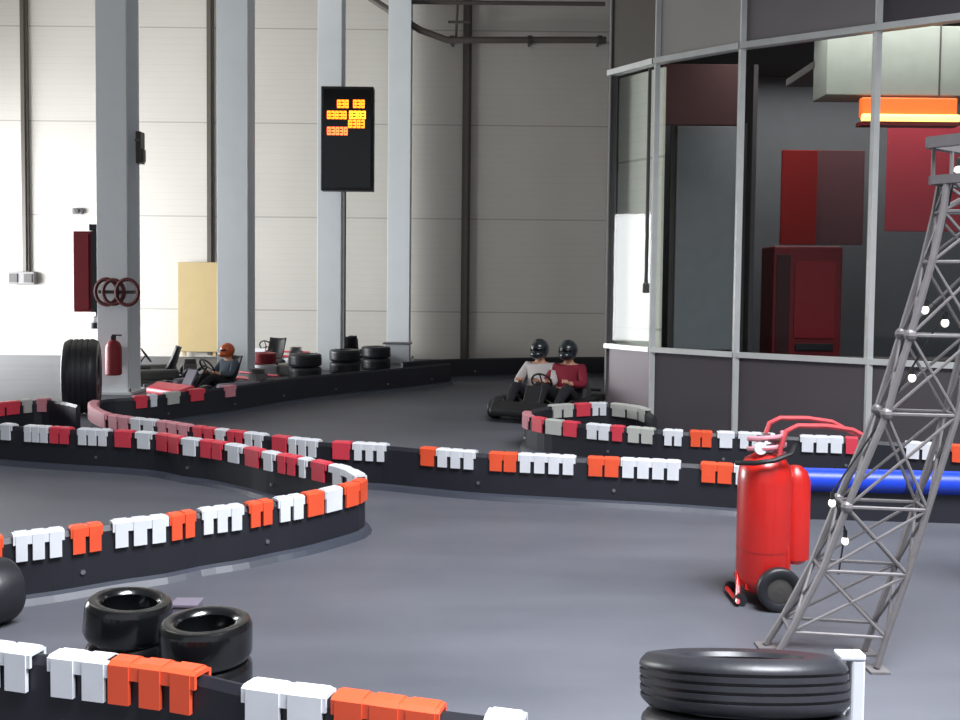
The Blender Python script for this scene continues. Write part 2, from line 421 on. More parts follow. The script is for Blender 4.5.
barrier('track_barrier', 'nearest black barrier with white and orange caps, running off the lower edge', 
    [(-60, 642), (0, 649), (60, 656.5), (110, 662), (200, 674), (250, 686), (330, 696), (440, 711), (520, 721), (600, 732)],
    [(-45, 643, 38, 653, 3, 'w'), (55, 656, 116, 663, 2, 'w', .7), (110.5, 662, 203, 675, 3, 'o', .66), (249, 686, 331, 696, 2, 'w', .8), (336, 697, 443, 712, 3, 'o', .78), (487, 717, 525, 722, 1, 'w')])
barrier('track_barrier', 'barrier bending in a hairpin on the left, white and orange caps in front',
    [(-30, 543), (10, 537), (62, 531), (112, 524), (165, 518), (200, 512), (240, 507), (269, 502), (300, 497), (337, 489), (356, 484), (362, 479), (356, 474), (345, 469), (320, 463), (300, 459), (270, 453.5), (250, 449), (210, 442), (190, 440), (160, 435), (120, 432), (80, 430), (27, 427), (0, 425), (-40, 422)],
    [(-25, 542, 2, 538, 2, 'o'), (12, 536, 63, 531, 3, 'w', .7), (69, 530, 101, 526, 2, 'o'), (111, 524, 166, 518, 3, 'w', .7), (167, 518, 193, 514, 2, 'o'), (199, 512, 241, 507, 3, 'w', .7), (246, 506, 270, 502, 2, 'o'), (275, 501, 301, 497, 2, 'w'), (303, 496, 320, 493, 1, 'o', .9), (321, 493, 338, 489, 1, 'w', .9), (340, 488, 361, 481, 2, 'o', .8),
     (361, 477, 333, 466, 2, 'w', .5), (330, 466, 315, 462, 1, 'r', .8), (311, 461, 302, 459, 1, 'w', .6), (300, 459, 281, 456, 2, 'r'), (279, 455, 266, 452, 1, 'w', .6), (264, 452, 248, 449, 1, 'r', .8), (246, 448, 229, 445, 1, 'w', .6), (226, 445, 203, 441, 2, 'r', .8), (201, 441, 185, 439, 1, 'w', .7), (183, 439, 159, 435, 2, 'r', .8), (155, 435, 138, 433, 1, 'w', .7), (134, 433, 117, 432, 1, 'r', .9), (110, 431, 80, 430, 3, 'w'), (72, 430, 52, 429, 2, 'r', .8), (51, 429, 27, 427, 3, 'w', .8), (15, 426, 3, 425, 1, 'w')])
barrier('track_barrier', 'long barrier across the middle that loops round beside the leftmost column',
    [(450, 363), (400, 368), (340, 373), (290, 378), (235, 386), (190, 391), (140, 397), (108, 399), (95, 402), (93, 407), (100, 412), (112, 416), (140, 420), (160, 422), (200, 428), (250, 434), (320, 442), (388, 446), (423, 449), (475, 453), (575, 458), (680, 463), (745, 467), (790, 469)],
    [(234, 386, 222, 388, 1, 'p', .8), (203, 390, 187, 391, 1, 'r', .8), (178, 392, 164, 394, 1, 'g', .8), (155, 395, 148, 396, 1, 'w', .8), (146, 397, 133, 398, 1, 'r', .8),
     (96, 402, 110, 416, 1, 'p', .95), (112, 416, 132, 419, 2, 'p', .8), (133, 419, 158, 422, 2, 'w', .7), (160, 422, 192, 427, 3, 'p', .7), (196, 427, 217, 430, 2, 'r', .7), (218, 430, 228, 431, 1, 'w'), (230, 431, 246, 434, 2, 'r', .7), (247, 434, 266, 436, 2, 'w', .7),
     (275, 437, 290, 439, 1, 'r', .9), (291, 439, 320, 442, 3, 'w', .7), (334, 443, 352, 444, 1, 'r', .9), (354, 444, 388, 446, 3, 'w', .62), (422, 449, 437, 450, 1, 'o', .85), (438, 450, 477, 453, 3, 'w', .68), (490, 454, 518, 455, 2, 'o', .85), (519, 455, 576, 458, 4, 'w', .72), (588, 459, 620, 460, 2, 'o', .85), (621, 460, 681, 463, 4, 'w', .76), (701, 464, 733, 466, 2, 'o', .85), (734, 466, 748, 467, 1, 'w', .7)])
barrier('track_barrier', 'barrier with a small loop in front of the glazed room at the far right',
    [(655, 416), (640, 408), (607, 404), (575, 405), (545, 407), (530, 411), (528, 416), (545, 420), (570, 423), (600, 426), (640, 429), (665, 431), (712, 433), (745, 434), (800, 437), (850, 439), (905, 443), (960, 447), (1010, 451)],
    [(648, 411, 612, 404, 3, 'g', .8), (607, 404, 590, 404, 2, 'w', .8), (589, 404, 574, 405, 1, 'r', .9), (572, 405, 550, 407, 2, 'g', .8), (529, 413, 532, 417, 1, 'p', .9), (535, 418, 546, 420, 1, 'r', .8), (548, 420, 564, 422, 1, 'g', .9), (565, 422, 579, 424, 1, 'r', .9), (588, 425, 611, 427, 2, 'w', .8), (612, 427, 625, 428, 1, 'r'), (628, 428, 655, 430, 2, 'g', .8), (664, 431, 683, 432, 2, 'w'), (690, 432, 712, 433, 2, 'o', .85), (717, 433, 734, 434, 1, 'w'), (738, 434, 775, 436, 3, 'w', .7), (800, 437, 843, 439, 3, 'w', .78), (845, 439, 858, 440, 1, 'r', .9), (905, 443, 937, 445, 2, 'w', .8), (951, 446, 975, 448, 2, 'o', .8)])
barrier('track_barrier', 'plain black barrier along the foot of the back wall',
    [(402, 362), (450, 359), (500, 358), (560, 357), (605, 357)], [])
barrier('track_barrier', 'short barrier with red caps at the far left behind the big tyre',
    [(-60, 410), (0, 404), (40, 400), (62, 401.5), (78, 405)], [(-30, 408, 18, 402, 3, 'r', .85), (20, 402, 31, 401, 1, 'g'), (36, 400, 49, 400, 1, 'p', .9)])
# blue padded section
P = Path([(800, 470), (860, 471.5), (960, 474), (1040, 476)], BH)
o0 = P.pos(P.L/2)[0]
t = thing('padded_barrier', 'black barrier topped by a blue padded roll, behind the lattice tower', 'barrier', (o0.x, o0.y, 0))
def fin(nm, bm, m, **k):
    bmesh.ops.translate(bm, vec=(-o0.x, -o0.y, 0), verts=bm.verts); return obj(nm, bm, m, t, **k)
bm = B(); P.sweep(bm, 0, P.L, [(-TH, 0), (-TH, .26), (TH, .26), (TH, 0)]); fin('rubber_belt', bm, M['belt'])
bm = B(); P.sweep(bm, .02, P.L, [(.095*math.cos(k*PI/8), .3+.09*math.sin(k*PI/8)) for k in range(16)]); fin('padded_roll', bm, M['blue'], smooth=True)
for k in range(3):
    bm = B(); s0 = .75+k*.8; P.sweep(bm, s0, s0+.05, [(.1*math.cos(u*PI/8), .3+.095*math.sin(u*PI/8)) for u in range(16)], .05); fin('strap', bm, mat('dark_blue_strap', (22, 34, 96), .6), smooth=True)

# ------------------------------------------------------------------ tyres
def tyre_bm(R, W, rin=None, mtx=None, lugs=True):
    rin = rin or R*.58; w = W/2
    prof = [(rin, -w*.72), (rin+.01, -w*.9), (R*.80, -w), (R*.93, -w*.93), (R*.985, -w*.72), (R, -w*.6)]
    if lugs:
        for g in (-.45, -.15, .15, .45): prof += [(R, w*(g-.06)), (R*.975, w*(g-.045)), (R*.975, w*(g+.045)), (R, w*(g+.06))]
    prof += [(R, w*.6), (R*.985, w*.72), (R*.93, w*.93), (R*.80, w), (rin+.01, w*.9), (rin, w*.72), (rin+.02, 0)]
    bm = B(); lathe(bm, prof, 48, mtx, True); return bm
# near stack, leaning slightly away, at the lower right
SZ = 2.98; base = Vector(((743-480)/F*SZ, SZ, 0))
lean = math.radians(-18)
rotm = Matrix.Rotation(lean, 4, 'X')
top = at(742, 655, Y=SZ); n_t = 4; W = .167; R = .325
# the axis: top centre of the stack minus k widths along the leaning axis
axis = rotm @ Vector((0, 0, 1))
topc = Vector((top.x, SZ+.02, top.z-.0))
labs = ['worn black car tyre on top of the leaning stack at the lower right', 'second tyre from the top of the leaning stack at the lower right', 'third tyre from the top of the leaning stack, below the picture edge', 'lowest tyre of the leaning stack at the lower right']
for k in range(3):
    c = topc - axis*(W*(k+.5)*1.01)
    o = obj('car_tyre', tyre_bm(R, W), M['rubber'], smooth=True); o.rotation_euler = (lean, 0, 0); o.location = c
    tag(o, labs[k], 'tyre', 'tyres stacked at the lower right')
print('STACK bottom', (topc-axis*W*3.03)[:])
# white post and strap at its right side
p = at(854.5, 655, Y=2.95)
t = thing('barrier_post', 'white plastic post beside the leaning tyre stack at the lower right', 'post', (p.x, 2.95, 0))
bm = B(); box(bm, (.005, 0, (p.z-.005)/2), (.046, .05, p.z-.01)); obj('post', bm, M['white'], t, bevel=.008)
bm = B(); box(bm, (-.015, 0, p.z-.0), (.085, .055, .02)); obj('hook', bm, M['white'], t, bevel=.006)
bm = B(); tube(bm, [(-.018+.02*math.cos(u*PI/8), -.01, p.z-.19+.025*math.sin(u*PI/8)) for u in range(16)], .009, 8, True); obj('chain_link', bm, M['white'], t, True)
bm = B(); box(bm, (0, 0, .01), (.12, .12, .02)); obj('foot', bm, M['white'], t, bevel=.005)

# small black tyres behind the nearest barrier
def small_tyre(x, y, z, R, W, label, rot=(0, 0, 0), m='glossrubber', group='small black tyres behind the nearest barrier'):
    o = obj('kart_tyre', tyre_bm(R, W, R*.62, lugs=False), M[m], smooth=True); o.location = (x, y, z); o.rotation_euler = rot
    return tag(o, label, 'tyre', group)
X2, Y2 = (205-480)/F*3.88, 3.88
small_tyre(X2, Y2, .085, .19, .17, 'glossy black tyre at the bottom of the right pair behind the nearest barrier')
small_tyre(X2, Y2, .256, .19, .17, 'glossy black tyre on top of the right pair behind the nearest barrier')
X1, Y1 = (126-480)/F*4.1, 4.1
small_tyre(X1, Y1, .085, .18, .17, 'glossy black tyre at the bottom of the left pair behind the nearest barrier')
small_tyre(X1, Y1, .265, .185, .17, 'tilted glossy black tyre on top of the left pair behind the nearest barrier', (0, math.radians(6), 0))
p = at(187, 622, z=.0)
p = at(187, 614, Y=4.35)
t = thing('foam_block', 'small mauve-grey block just behind the glossy black tyres', 'block', (p.x, 4.35, 0))
bm = B(); box(bm, (0, 0, (p.z+.05)/2), (.12, .1, p.z+.05)); obj('block', bm, M['mauve'], t, bevel=.01)
bm = B(); box(bm, (0, -.0, p.z+.055), (.13, .11, .01)); obj('lid', bm, M['mauve'], t)
# dark tyre at the very left edge
p = at(0, 600, Y=4.72)
small_tyre(p.x-.03, 4.72, .165, .165, .16, 'black tyre standing at the left edge of the picture', (0, PI/2, math.radians(60)), 'rubber', None)
# big upright tyre beside the column
p = at(82, 384, Y=12.3)
t = thing('large_tyre', 'big black tyre standing upright left of the leftmost column', 'tyre', (p.x, 12.3, 0), math.radians(118))
bm = tyre_bm(.49, .44, .27, Matrix.Translation((0, 0, .5)) @ Matrix.Rotation(PI/2, 4, 'X'))
obj('casing', bm, M['rubber'], t, True)
bm = B(); lathe(bm, [(.06, -.1), (.27, -.1), (.27, .1), (.06, .1)], 32, Matrix.Translation((0, 0, .5)) @ Matrix.Rotation(PI/2, 4, 'X')); obj('wheel_rim', bm, M['black'], t, True)
t.rotation_euler = (0, 0, math.radians(-72))

# ------------------------------------------------------------------ wheeled extinguisher
EX = at(762, 600, z=0)
t = thing('wheeled_fire_extinguisher', 'big red wheeled fire extinguisher standing on the track left of the lattice tower', 'fire extinguisher', (EX.x, EX.y, 0))
def vl(bm, x, y, prof, n=28): lathe(bm, prof, n, Matrix.Translation((x, y, 0)))
bm = B(); vl(bm, 0, 0, [(.1, .06), (.143, .1), (.148, .14), (.148, .68), (.14, .75), (.11, .8), (.06, .83), (.035, .84)]); obj('main_cylinder', bm, M['red'], t, True)
bm = B(); vl(bm, .19, .06, [(.05, .2), (.085, .23), (.085, .66), (.065, .72), (.03, .75)]); obj('side_cylinder', bm, M['red'], t, True)
bm = B(); vl(bm, 0, 0, [(.045, .84), (.045, .89), (.025, .9), (.025, .94)], 14); box(bm, (.03, -.01, .92), (.16, .03, .025)); obj('valve', bm, M['steel'], t, True)
bm = B(); bar(bm, (-.05, -.05, .87), (-.05, -.08, .87), .035, 16); obj('pressure_gauge', bm, M['white'], t)
bm = B(); tube(bm, [(-.0+.1*math.cos(a*.45), -.02+.09*math.sin(a*.45)*.6, .83+.004*a) for a in range(30)], .014, 8); obj('hose', bm, M['pinkcap'], t, True)
bm = B(); tube(bm, [(-.17, -.03, .78), (-.1, -.14, .8), (0, -.165, .82), (.1, -.13, .85), (.15, -.05, .9)], .014, 8); obj('black_hose', bm, M['black'], t, True)
bm = B()
for y in (-.1, .2):
    tube(bm, [(.03, y, .55), (.05, y, .88), (.08, y, .97), (.14, y, 1.0), (.30, y, 1.0), (.44, y, .98), (.5, y, .95)], .014, 8)
tube(bm, [(.5, -.1, .95), (.51, .05, .94), (.5, .2, .95)], .014, 8)
obj('push_handle', bm, mat('faded_red_paint', (196, 70, 76), .45), t, True)
bm = B()
for y in (-.1, .2): tube(bm, [(.03, y, .55), (.1, y, .3), (.1, y, .12)], .016, 8)
tube(bm, [(-.14, 0, .16), (-.17, -.12, .03), (-.17, .12, .03)], .014, 8)
box(bm, (.03, .03, .1), (.3, .24, .03)); obj('trolley_frame', bm, M['red'], t)
bm = B(); tube(bm, [(.08, -.2, .115), (.08, .28, .115)], .012); obj('axle', bm, M['steel'], t)
for y in (-.185, .26):
    # wheels either side of the two cylinders
    w_ = obj('wheel', tyre_bm(.12, .06, .07, Matrix.Translation((.035 if y < 0 else .1, y, .12)) @ Matrix.Rotation(PI/2, 4, 'X'), False), M['rubber'], t, True)
    bm = B(); lathe(bm, [(.02, -.02), (.07, -.015), (.07, .015), (.02, .02)], 20, Matrix.Translation((.035 if y < 0 else .1, y, .12)) @ Matrix.Rotation(PI/2, 4, 'X')); obj('hub', bm, M['dkpaint'], w_)
for y in (-.1, .12):
    bm = B(); lathe(bm, [(.01, -.012), (.035, -.012), (.035, .012), (.01, .012)], 18, Matrix.Translation((-.15, y, .035)) @ Matrix.Rotation(PI/2, 4, 'X')); obj('castor', bm, M['rubber'], t)
bm = B(); n = 14
for k in range(n):   # curved label band
    a0 = -PI*.75+k*.045; a1 = a0+.045
    pass
lathe(bm, [(.149, .3), (.150, .3), (.150, .302), (.149, .302)], 28, None, True)
obj('seam', bm, M['dkred'], t, True)

# ------------------------------------------------------------------ lattice tower
ZT = 4.3; XC = 3.0
def rX(px, py): v = at(px, py, Y=ZT); return v.x, v.z
A_ = [(773, 661), (790, 632), (821, 570), (845, 506), (883, 413), (906, 335), (927, 262), (938, 212), (943, 180)]
Bz = [(872, 661), (881, 628), (902, 570), (921, 506), (949, 413), (968, 335), (979, 262), (987, 212), (992, 180)]
outer = [(XC-rX(*p)[0], max(0, rX(*p)[1])) for p in A_]; inner = [(XC-rX(*p)[0], max(0, rX(*p)[1])) for p in Bz]
t = thing('lattice_tower', 'tall grey steel lattice tower on splayed legs at the right edge', 'tower', (XC, ZT-.12, 0))
def leg(ang):
    ca, sa = math.cos(ang), math.sin(ang)
    lg = bpy.data.objects.new('leg', None); C.objects.link(lg); lg.parent = t
    def V(r, q, z): return Vector((r*ca - q*sa, r*sa + q*ca, z))
    L = len(outer); hw = [.105-.007*i for i in range(L)]
    rails = [[V(outer[i][0], hw[i], outer[i][1]) for i in range(L)], [V(outer[i][0], -hw[i], outer[i][1]) for i in range(L)],
             [V(inner[i][0], -hw[i], outer[i][1]) for i in range(L)], [V(inner[i][0], hw[i], outer[i][1]) for i in range(L)]]
    for k, rl in enumerate(rails):
        bm = B(); tube(bm, rl, .017 if k < 2 else .015, 8); obj('rail', bm, M['galv'], lg, True)
    for i in range(1, L):
        bm = B()
        for k in range(4): bar(bm, rails[k][i], rails[(k+1) % 4][i], .0085, 6)
        obj('ring', bm, M['galv'], lg)
    for i in range(1, L-1):
        for k in range(4):
            a, b = rails[k], rails[(k+1) % 4]; bm = B()
            bar(bm, a[i], b[i+1], .0075, 6); bar(bm, b[i], a[i+1], .0075, 6)
            obj('cross_brace', bm, M['galv'], lg)
    for k in range(4):
        bm = B(); q = rails[k][0]; box(bm, (q.x, q.y, .006), (.09, .09, .012)); obj('foot_plate', bm, M['galv'], lg)
    for i in (3, 4, 5):
        for k in (0, 1):
            bm = B(); ball(bm, rails[k][i], (.028, .028, .03), u=10, v=6); obj('joint', bm, M['galv'], lg)
    return lg
for a in (172, 82, -98, -8): leg(math.radians(a))
ztop = outer[-1][1]
def ring_deck(z, r, h, nm):
    bm = B()
    for k in range(4):
        a = math.radians(82+90*k); b = math.radians(82+90*(k+1))
        p = Vector((r*math.cos(a), r*math.sin(a), z)); q = Vector((r*math.cos(b), r*math.sin(b), z))
        d = (q-p); R_ = Matrix.Rotation(math.atan2(d.y, d.x), 4, 'Z')
        box(bm, (p+q)/2, (d.length, .04, h), R_)
    obj(nm, bm, M['galv'], t)
rr_ = outer[-1][0]+.05
ring_deck(ztop, rr_, .04, 'deck_frame'); ring_deck(ztop+.17, rr_*1.02, .05, 'deck_frame')
for k in range(4):
    a = math.radians(82+90*k); b = math.radians(172+90*k)
    p = Vector((rr_*math.cos(a), rr_*math.sin(a), ztop)); q = Vector((rr_*math.cos(b), rr_*math.sin(b), ztop))
    for u in range(8):
        v = p.lerp(q, u/8); bm = B(); bar(bm, v, v+Vector((0, 0, .17)), .009, 6); obj('railing_post', bm, M['galv'], t)
for k in range(4):
    a = math.radians(82+90*k+0); bm = B()
    bar(bm, (rr_*.55*math.cos(a), rr_*.55*math.sin(a), ztop+.1), (.1*math.cos(a), .1*math.sin(a), ztop+2.6), .018); obj('upper_rail', bm, M['galv'], t)
for i in range(5):
    f0 = i/5; z0 = ztop+.1+2.5*f0; r0 = rr_*.55*(1-f0)+.1*f0; f1 = (i+1)/5; z1 = ztop+.1+2.5*f1; r1 = rr_*.55*(1-f1)+.1*f1
    for k in range(4):
        a = math.radians(82+90*k); b = math.radians(172+90*k); bm = B()
        bar(bm, (r0*math.cos(a), r0*math.sin(a), z0), (r1*math.cos(b), r1*math.sin(b), z1), .009, 6)
        bar(bm, (r0*math.cos(b), r0*math.sin(b), z0), (r1*math.cos(a), r1*math.sin(a), z1), .009, 6); obj('upper_brace', bm, M['galv'], t)
for (px, py) in ((925, 310), (945, 323), (912, 378), (832, 503), (845, 541), (958, 170)):
    v = at(px, py, Y=ZT-.02 if px > 900 else ZT+.02)-Vector(t.location)
    bm = B(); ball(bm, v, (.017, .017, .02), u=12, v=8); bu = obj('light_bulb', bm, M['bulb'], t, True)
    bm = B(); bar(bm, v+Vector((0, 0, .015)), v+Vector((0, 0, .05)), .01, 8); obj('bulb_socket', bm, M['black'], bu)

bm = B(); tube(bm, [at(px, py, Y=yy)-Vector(t.location)+Vector((0, 0, .05)) for px, py, yy in ((975, 150, ZT), (958, 170, ZT-.02), (944, 235, ZT-.02), (925, 310, ZT-.02), (945, 323, ZT-.02), (912, 378, ZT-.02), (875, 440, ZT), (832, 503, ZT+.02), (845, 541, ZT+.02), (838, 585, ZT+.02))], .0045, 6)
obj('light_cable', bm, M['black'], t, True)

# ------------------------------------------------------------------ karts
def wheel(parent, x, y, r, w):
    mt = Matrix.Translation((x, y, r)) @ Matrix.Rotation(PI/2, 4, 'X')
    o = obj('wheel', tyre_bm(r, w, r*.5, mt, False), M['rubber'], parent, True)
    bm = B(); lathe(bm, [(.02, -w*.3), (r*.5, -w*.3), (r*.5, w*.3), (.02, w*.3)], 16, mt); obj('rim', bm, M['steel'], o)
def kart(label, loc, rz, cf='redcap', cp='cwhite', seats=1, group='karts'):
    t = thing('go_kart', label, 'kart', loc, rz, group)
    bm = B()
    for s in (-1, 1): tube(bm, [(-.62, s*.34, .12), (0, s*.36, .1), (.4, s*.24, .1), (.75, s*.2, .12)], .02)
    for x, wd in ((-.6, .34), (0, .36), (.4, .24), (.74, .2)): tube(bm, [(x, -wd, .11), (x, wd, .11)], .02)
    obj('chassis', bm, M['black'], t, True)
    bm = B(); box(bm, (.35, 0, .075), (.85, .46, .012)); obj('floor_tray', bm, M['galv'], t)
    wheel(t, -.52, -.56, .14, .2); wheel(t, -.52, .56, .14, .2); wheel(t, .58, -.5, .13, .14); wheel(t, .58, .5, .13, .14)
    for x in (-.52, .58):
        bm = B(); tube(bm, [(x, -.55, .135), (x, .55, .135)], .017); obj('axle', bm, M['steel'], t)
    for s in (-1, 1):
        bm = B(); v = box(bm, (.03, s*.55, .17), (.72, .2, .18)); obj('side_pod', bm, M[cp], t, True, bevel=.05, seg=3)
    bm = B(); vs = box(bm, (.86, 0, .17), (.26, .95, .2))
    for v in vs:
        if v.co.x > .86: v.co.z = .09 if v.co.z < .17 else .19; v.co.y *= .85
    obj('nose_cone', bm, M[cf], t, True, bevel=.04, seg=3)
    bm = B(); box(bm, (.5, 0, .33), (.03, .24, .26), Matrix.Rotation(-.5, 4, 'Y')); obj('front_panel', bm, M[cp], t, bevel=.02)
    bm = B(); tube(bm, [(-.72, -.62, .14), (-.78, -.5, .2), (-.78, .5, .2), (-.72, .62, .14)], .03); tube(bm, [(-.72, -.5, .3), (-.75, .5, .3)], .02); obj('rear_bumper', bm, M[cf], t, True)
    bm = B(); tube(bm, [(.45, 0, .15), (.2, 0, .47)], .013); obj('steering_column', bm, M['black'], t)
    bm = B(); R_ = Matrix.Translation((.2, 0, .47)) @ Matrix.Rotation(-.95, 4, 'Y')
    tube(bm, [R_ @ Vector((.14*math.cos(u*PI/10), .14*math.sin(u*PI/10), 0)) for u in range(20)], .014, 8, True)
    for u in (0, 2.1, 4.2): bar(bm, R_ @ Vector((0, 0, 0)), R_ @ Vector((.14*math.cos(u), .14*math.sin(u), 0)), .009, 6)
    obj('steering_wheel', bm, M['black'], t, True)
    ys = [0] if seats == 1 else [-.21, .21]
    for y in ys:
        bm = B(); n = 9
        prof = [(.12, .13), (-.1, .11), (-.24, .16), (-.32, .32), (-.38, .55), (-.4, .6)]
        rows = []
        for (x, z) in prof:
            row = []
            for k in range(n):
                a = -1+2*k/(n-1); row.append(bm.verts.new((x+.08*a*a*(1 if z > .15 else 0), y+.19*a, z+.1*a*a*(1 if z < .4 else .2))))
            rows.append(row)
        for r0, r1 in zip(rows, rows[1:]):
            for k in range(n-1): bm.faces.new((r0[k], r0[k+1], r1[k+1], r1[k]))
        so = obj('seat', bm, M['black'], t, True); m_ = so.modifiers.new('s', 'SOLIDIFY'); m_.thickness = .02
    bm = B(); box(bm, (-.52, .3, .24), (.22, .2, .2)); 
    for k in range(5): box(bm, (-.52, .3, .35+k*.016), (.2, .18, .008))
    obj('engine', bm, M['galv'], t, bevel=.01)
    return t

# ------------------------------------------------------------------ people
def skin_mesh(name, verts, edges, radii, root, m, parent, sub=2):
    me = bpy.data.meshes.new(name); me.from_pydata([tuple(v) for v in verts], edges, [])
    o = bpy.data.objects.new(name, me); C.objects.link(o); o.parent = parent
    sk = o.modifiers.new('skin', 'SKIN'); me.skin_vertices or me.attributes
    if not me.skin_vertices:
        bpy.context.view_layer.objects.active = o
    for i, r in enumerate(radii):
        me.skin_vertices[0].data[i].radius = (r, r) if not isinstance(r, tuple) else r
    me.skin_vertices[0].data[root].use_root = True
    sb = o.modifiers.new('sub', 'SUBSURF'); sb.levels = sub; sb.render_levels = sub
    me.materials.append(m)
    dg = bpy.context.evaluated_depsgraph_get(); ev = o.evaluated_get(dg); nm = bpy.data.meshes.new_from_object(ev)
    o.modifiers.clear(); o.data = nm
    for p in nm.polygons: p.use_smooth = True
    if not nm.materials: nm.materials.append(m)
    return o
def seated_person(label, loc, rz, top_m, helm_m, y0=0, scale=1.0):
    """facing +x, seat at z .16, legs stretched to the pedals, hands on the wheel"""
    t = thing('person', label, 'person', loc, rz)
    t.scale = (scale,)*3
    V = []; E = []; Rr = []
    def add(p, r, par=None):
        V.append(Vector(p)); Rr.append(r); i = len(V)-1
        if par is not None: E.append((par, i))
        return i
    pel = add((-.14, 0, .27), (.15, .12)); ab = add((-.2, 0, .4), (.14, .11), pel); ch = add((-.25, 0, .56), (.17, .125), ab); nk = add((-.25, 0, .69), .06, ch)
    hd = add((-.23, 0, .77), .075, nk); hd2 = add((-.22, 0, .86), .095, hd); hd3 = add((-.22, 0, .94), .07, hd2)
    hands = []
    for s in (-1, 1):
        sh = add((-.25, s*.18, .63), .07, ch); el = add((-.1, s*.27, .42), .048, sh); wr = add((.12, s*.13, .46), .032, el)
        hands.append((wr, s))
        pm = add((.19, s*.12, .49), .035, wr)
        hip = add((-.08, s*.1, .25), .1, pel); kn = add((.25, s*.16, .4), .065, hip); an = add((.55, s*.12, .17), .04, kn); toe = add((.66, s*.12, .2), .035, an)
        for q in range(4):
            fx = add((.215, s*(.09+q*.022), .51), .0095, pm); add((.225, s*(.09+q*.022), .475-.003*abs(q-1)), .0085, fx)
        th = add((.17, s*.085, .5), .01, pm); add((.19, s*.07, .52), .009, th)
    skin_mesh('body', V, E, Rr, pel, M['skin'], t, 1)
    # clothes: the same chains, a little thicker
    k = 1.1
    v2 = [(-.14, 0, .29), (-.2, 0, .4), (-.25, 0, .56), (-.25, 0, .66)]; e2 = [(0, 1), (1, 2), (2, 3)]; r2 = [(.165, .135), (.16, .13), (.19, .14), .075]
    for s in (-1, 1):
        b = len(v2); v2 += [(-.25, s*.19, .63), (-.1, s*.27, .43), (.08, s*.15, .455)]; e2 += [(2, b), (b, b+1), (b+1, b+2)]; r2 += [.085, .062, .046]
    skin_mesh('jacket', v2, e2, r2, 0, M[top_m], t)
    v3 = [(-.14, 0, .26)]; e3 = []; r3 = [(.165, .13)]
    for s in (-1, 1):
        b = len(v3); v3 += [(-.08, s*.1, .25), (.25, s*.16, .41), (.53, s*.12, .19)]; e3 += [(0, b), (b, b+1), (b+1, b+2)]; r3 += [.11, .08, .055]
    skin_mesh('trousers', v3, e3, r3, 0, M['trous'], t)
    for s in (-1, 1):
        bm = B(); ball(bm, (.62, s*.12, .19), (.12, .05, .05), Matrix.Rotation(-.5, 4, 'Y')); obj('shoe', bm, M['shoe'], t, True)
    # helmet with chin bar and visor
    bm = B(); ball(bm, (-.215, 0, .88), (.15, .13, .145)); ball(bm, (-.14, 0, .81), (.11, .1, .07)); hm = obj('helmet', bm, M[helm_m], t, True)
    bm = B(); ball(bm, (-.185, 0, .885), (.128, .118, .055)); obj('visor', bm, M['visor'], hm, True)
    return t
KX = at(551, 412, z=0)
KR = math.radians(244)
KX.x -= .08; KX.y -= .8
kart('dark two-seat kart carrying two people at the far end of the track', (KX.x, KX.y+.45, 0), KR, 'black', 'black', 2)
ca, sa = math.cos(KR), math.sin(KR)
for (yy, mm, lb, dx) in ((-.21, 'cwhite', 'person in a pale jacket and dark helmet, left one in the two-seat kart', -.0), (.21, 'cred', 'person in a dark red jacket and dark helmet, right one in the two-seat kart', 0)):
    seated_person(lb, (KX.x + ca*dx - sa*yy, KX.y+.45 + sa*dx + ca*yy, 0), KR, mm, 'helm')
# red tail body beside them is the kart's own rear; parked karts between the columns
k1 = at(203, 400, Y=13.9)
kart('parked kart of the driver in the orange helmet, behind the long barrier', (k1.x+.1, 14.35, 0), math.radians(232), 'redcap', 'mauve')
seated_person('person in a grey-blue top and orange helmet seated low between the columns', (k1.x+.1, 14.35, 0), math.radians(232), 'cblue', 'helmo', scale=.8)
for px, Z, rz, cf, cp_, lb in ((158, 16.4, 200, 'black', 'dkpaint', 'dark parked kart behind the leftmost column'),
        (271, 19.1, 255, 'redcap', 'white', 'parked kart with red nose and white panels, behind the red and white painted tyres'),
        (350, 20.65, 90, 'black', 'dkpaint', 'black kart parked between the third and the farthest column')):
    v = at(px, 350, Y=Z); kart(lb, (v.x, Z, 0), math.radians(rz), cf, cp_, group='parked karts')
# tyres heaped among the parked karts
for i, (px, Z, zc, lb) in enumerate(((305, 17.0, .12, 'black tyre lying left of the third column'), (305, 17.0, .36, 'upper black tyre of the pair left of the third column'),
        (345, 18.2, .12, 'black tyre lying right of the third column'), (345, 18.2, .36, 'upper black tyre of the pair right of the third column'), (376, 19.2, .12, 'black tyre lying left of the farthest column'), (376, 19.2, .36, 'upper black tyre of the pair left of the farthest column'))):
    v = at(px, 350, Y=Z); o = obj('car_tyre', tyre_bm(.3, .23), M['rubber'], smooth=True); o.location = (v.x, Z, zc); tag(o, lb, 'tyre', 'tyres among the parked karts')

for px, Z, zc, m_, lb in ((264, 17.7, .11, 'white', 'white painted tyre lying right of the second column'), (264, 17.7, .33, 'dkred', 'red painted tyre on top of the white one right of the second column'), (290, 17.9, .11, 'greycap', 'pale grey painted tyre between the red one and the black tyres')):
    v = at(px, 350, Y=Z); o = obj('car_tyre', tyre_bm(.24, .21), M[m_], smooth=True); o.location = (v.x, Z, zc); tag(o, lb, 'tyre', 'painted tyres among the parked karts')

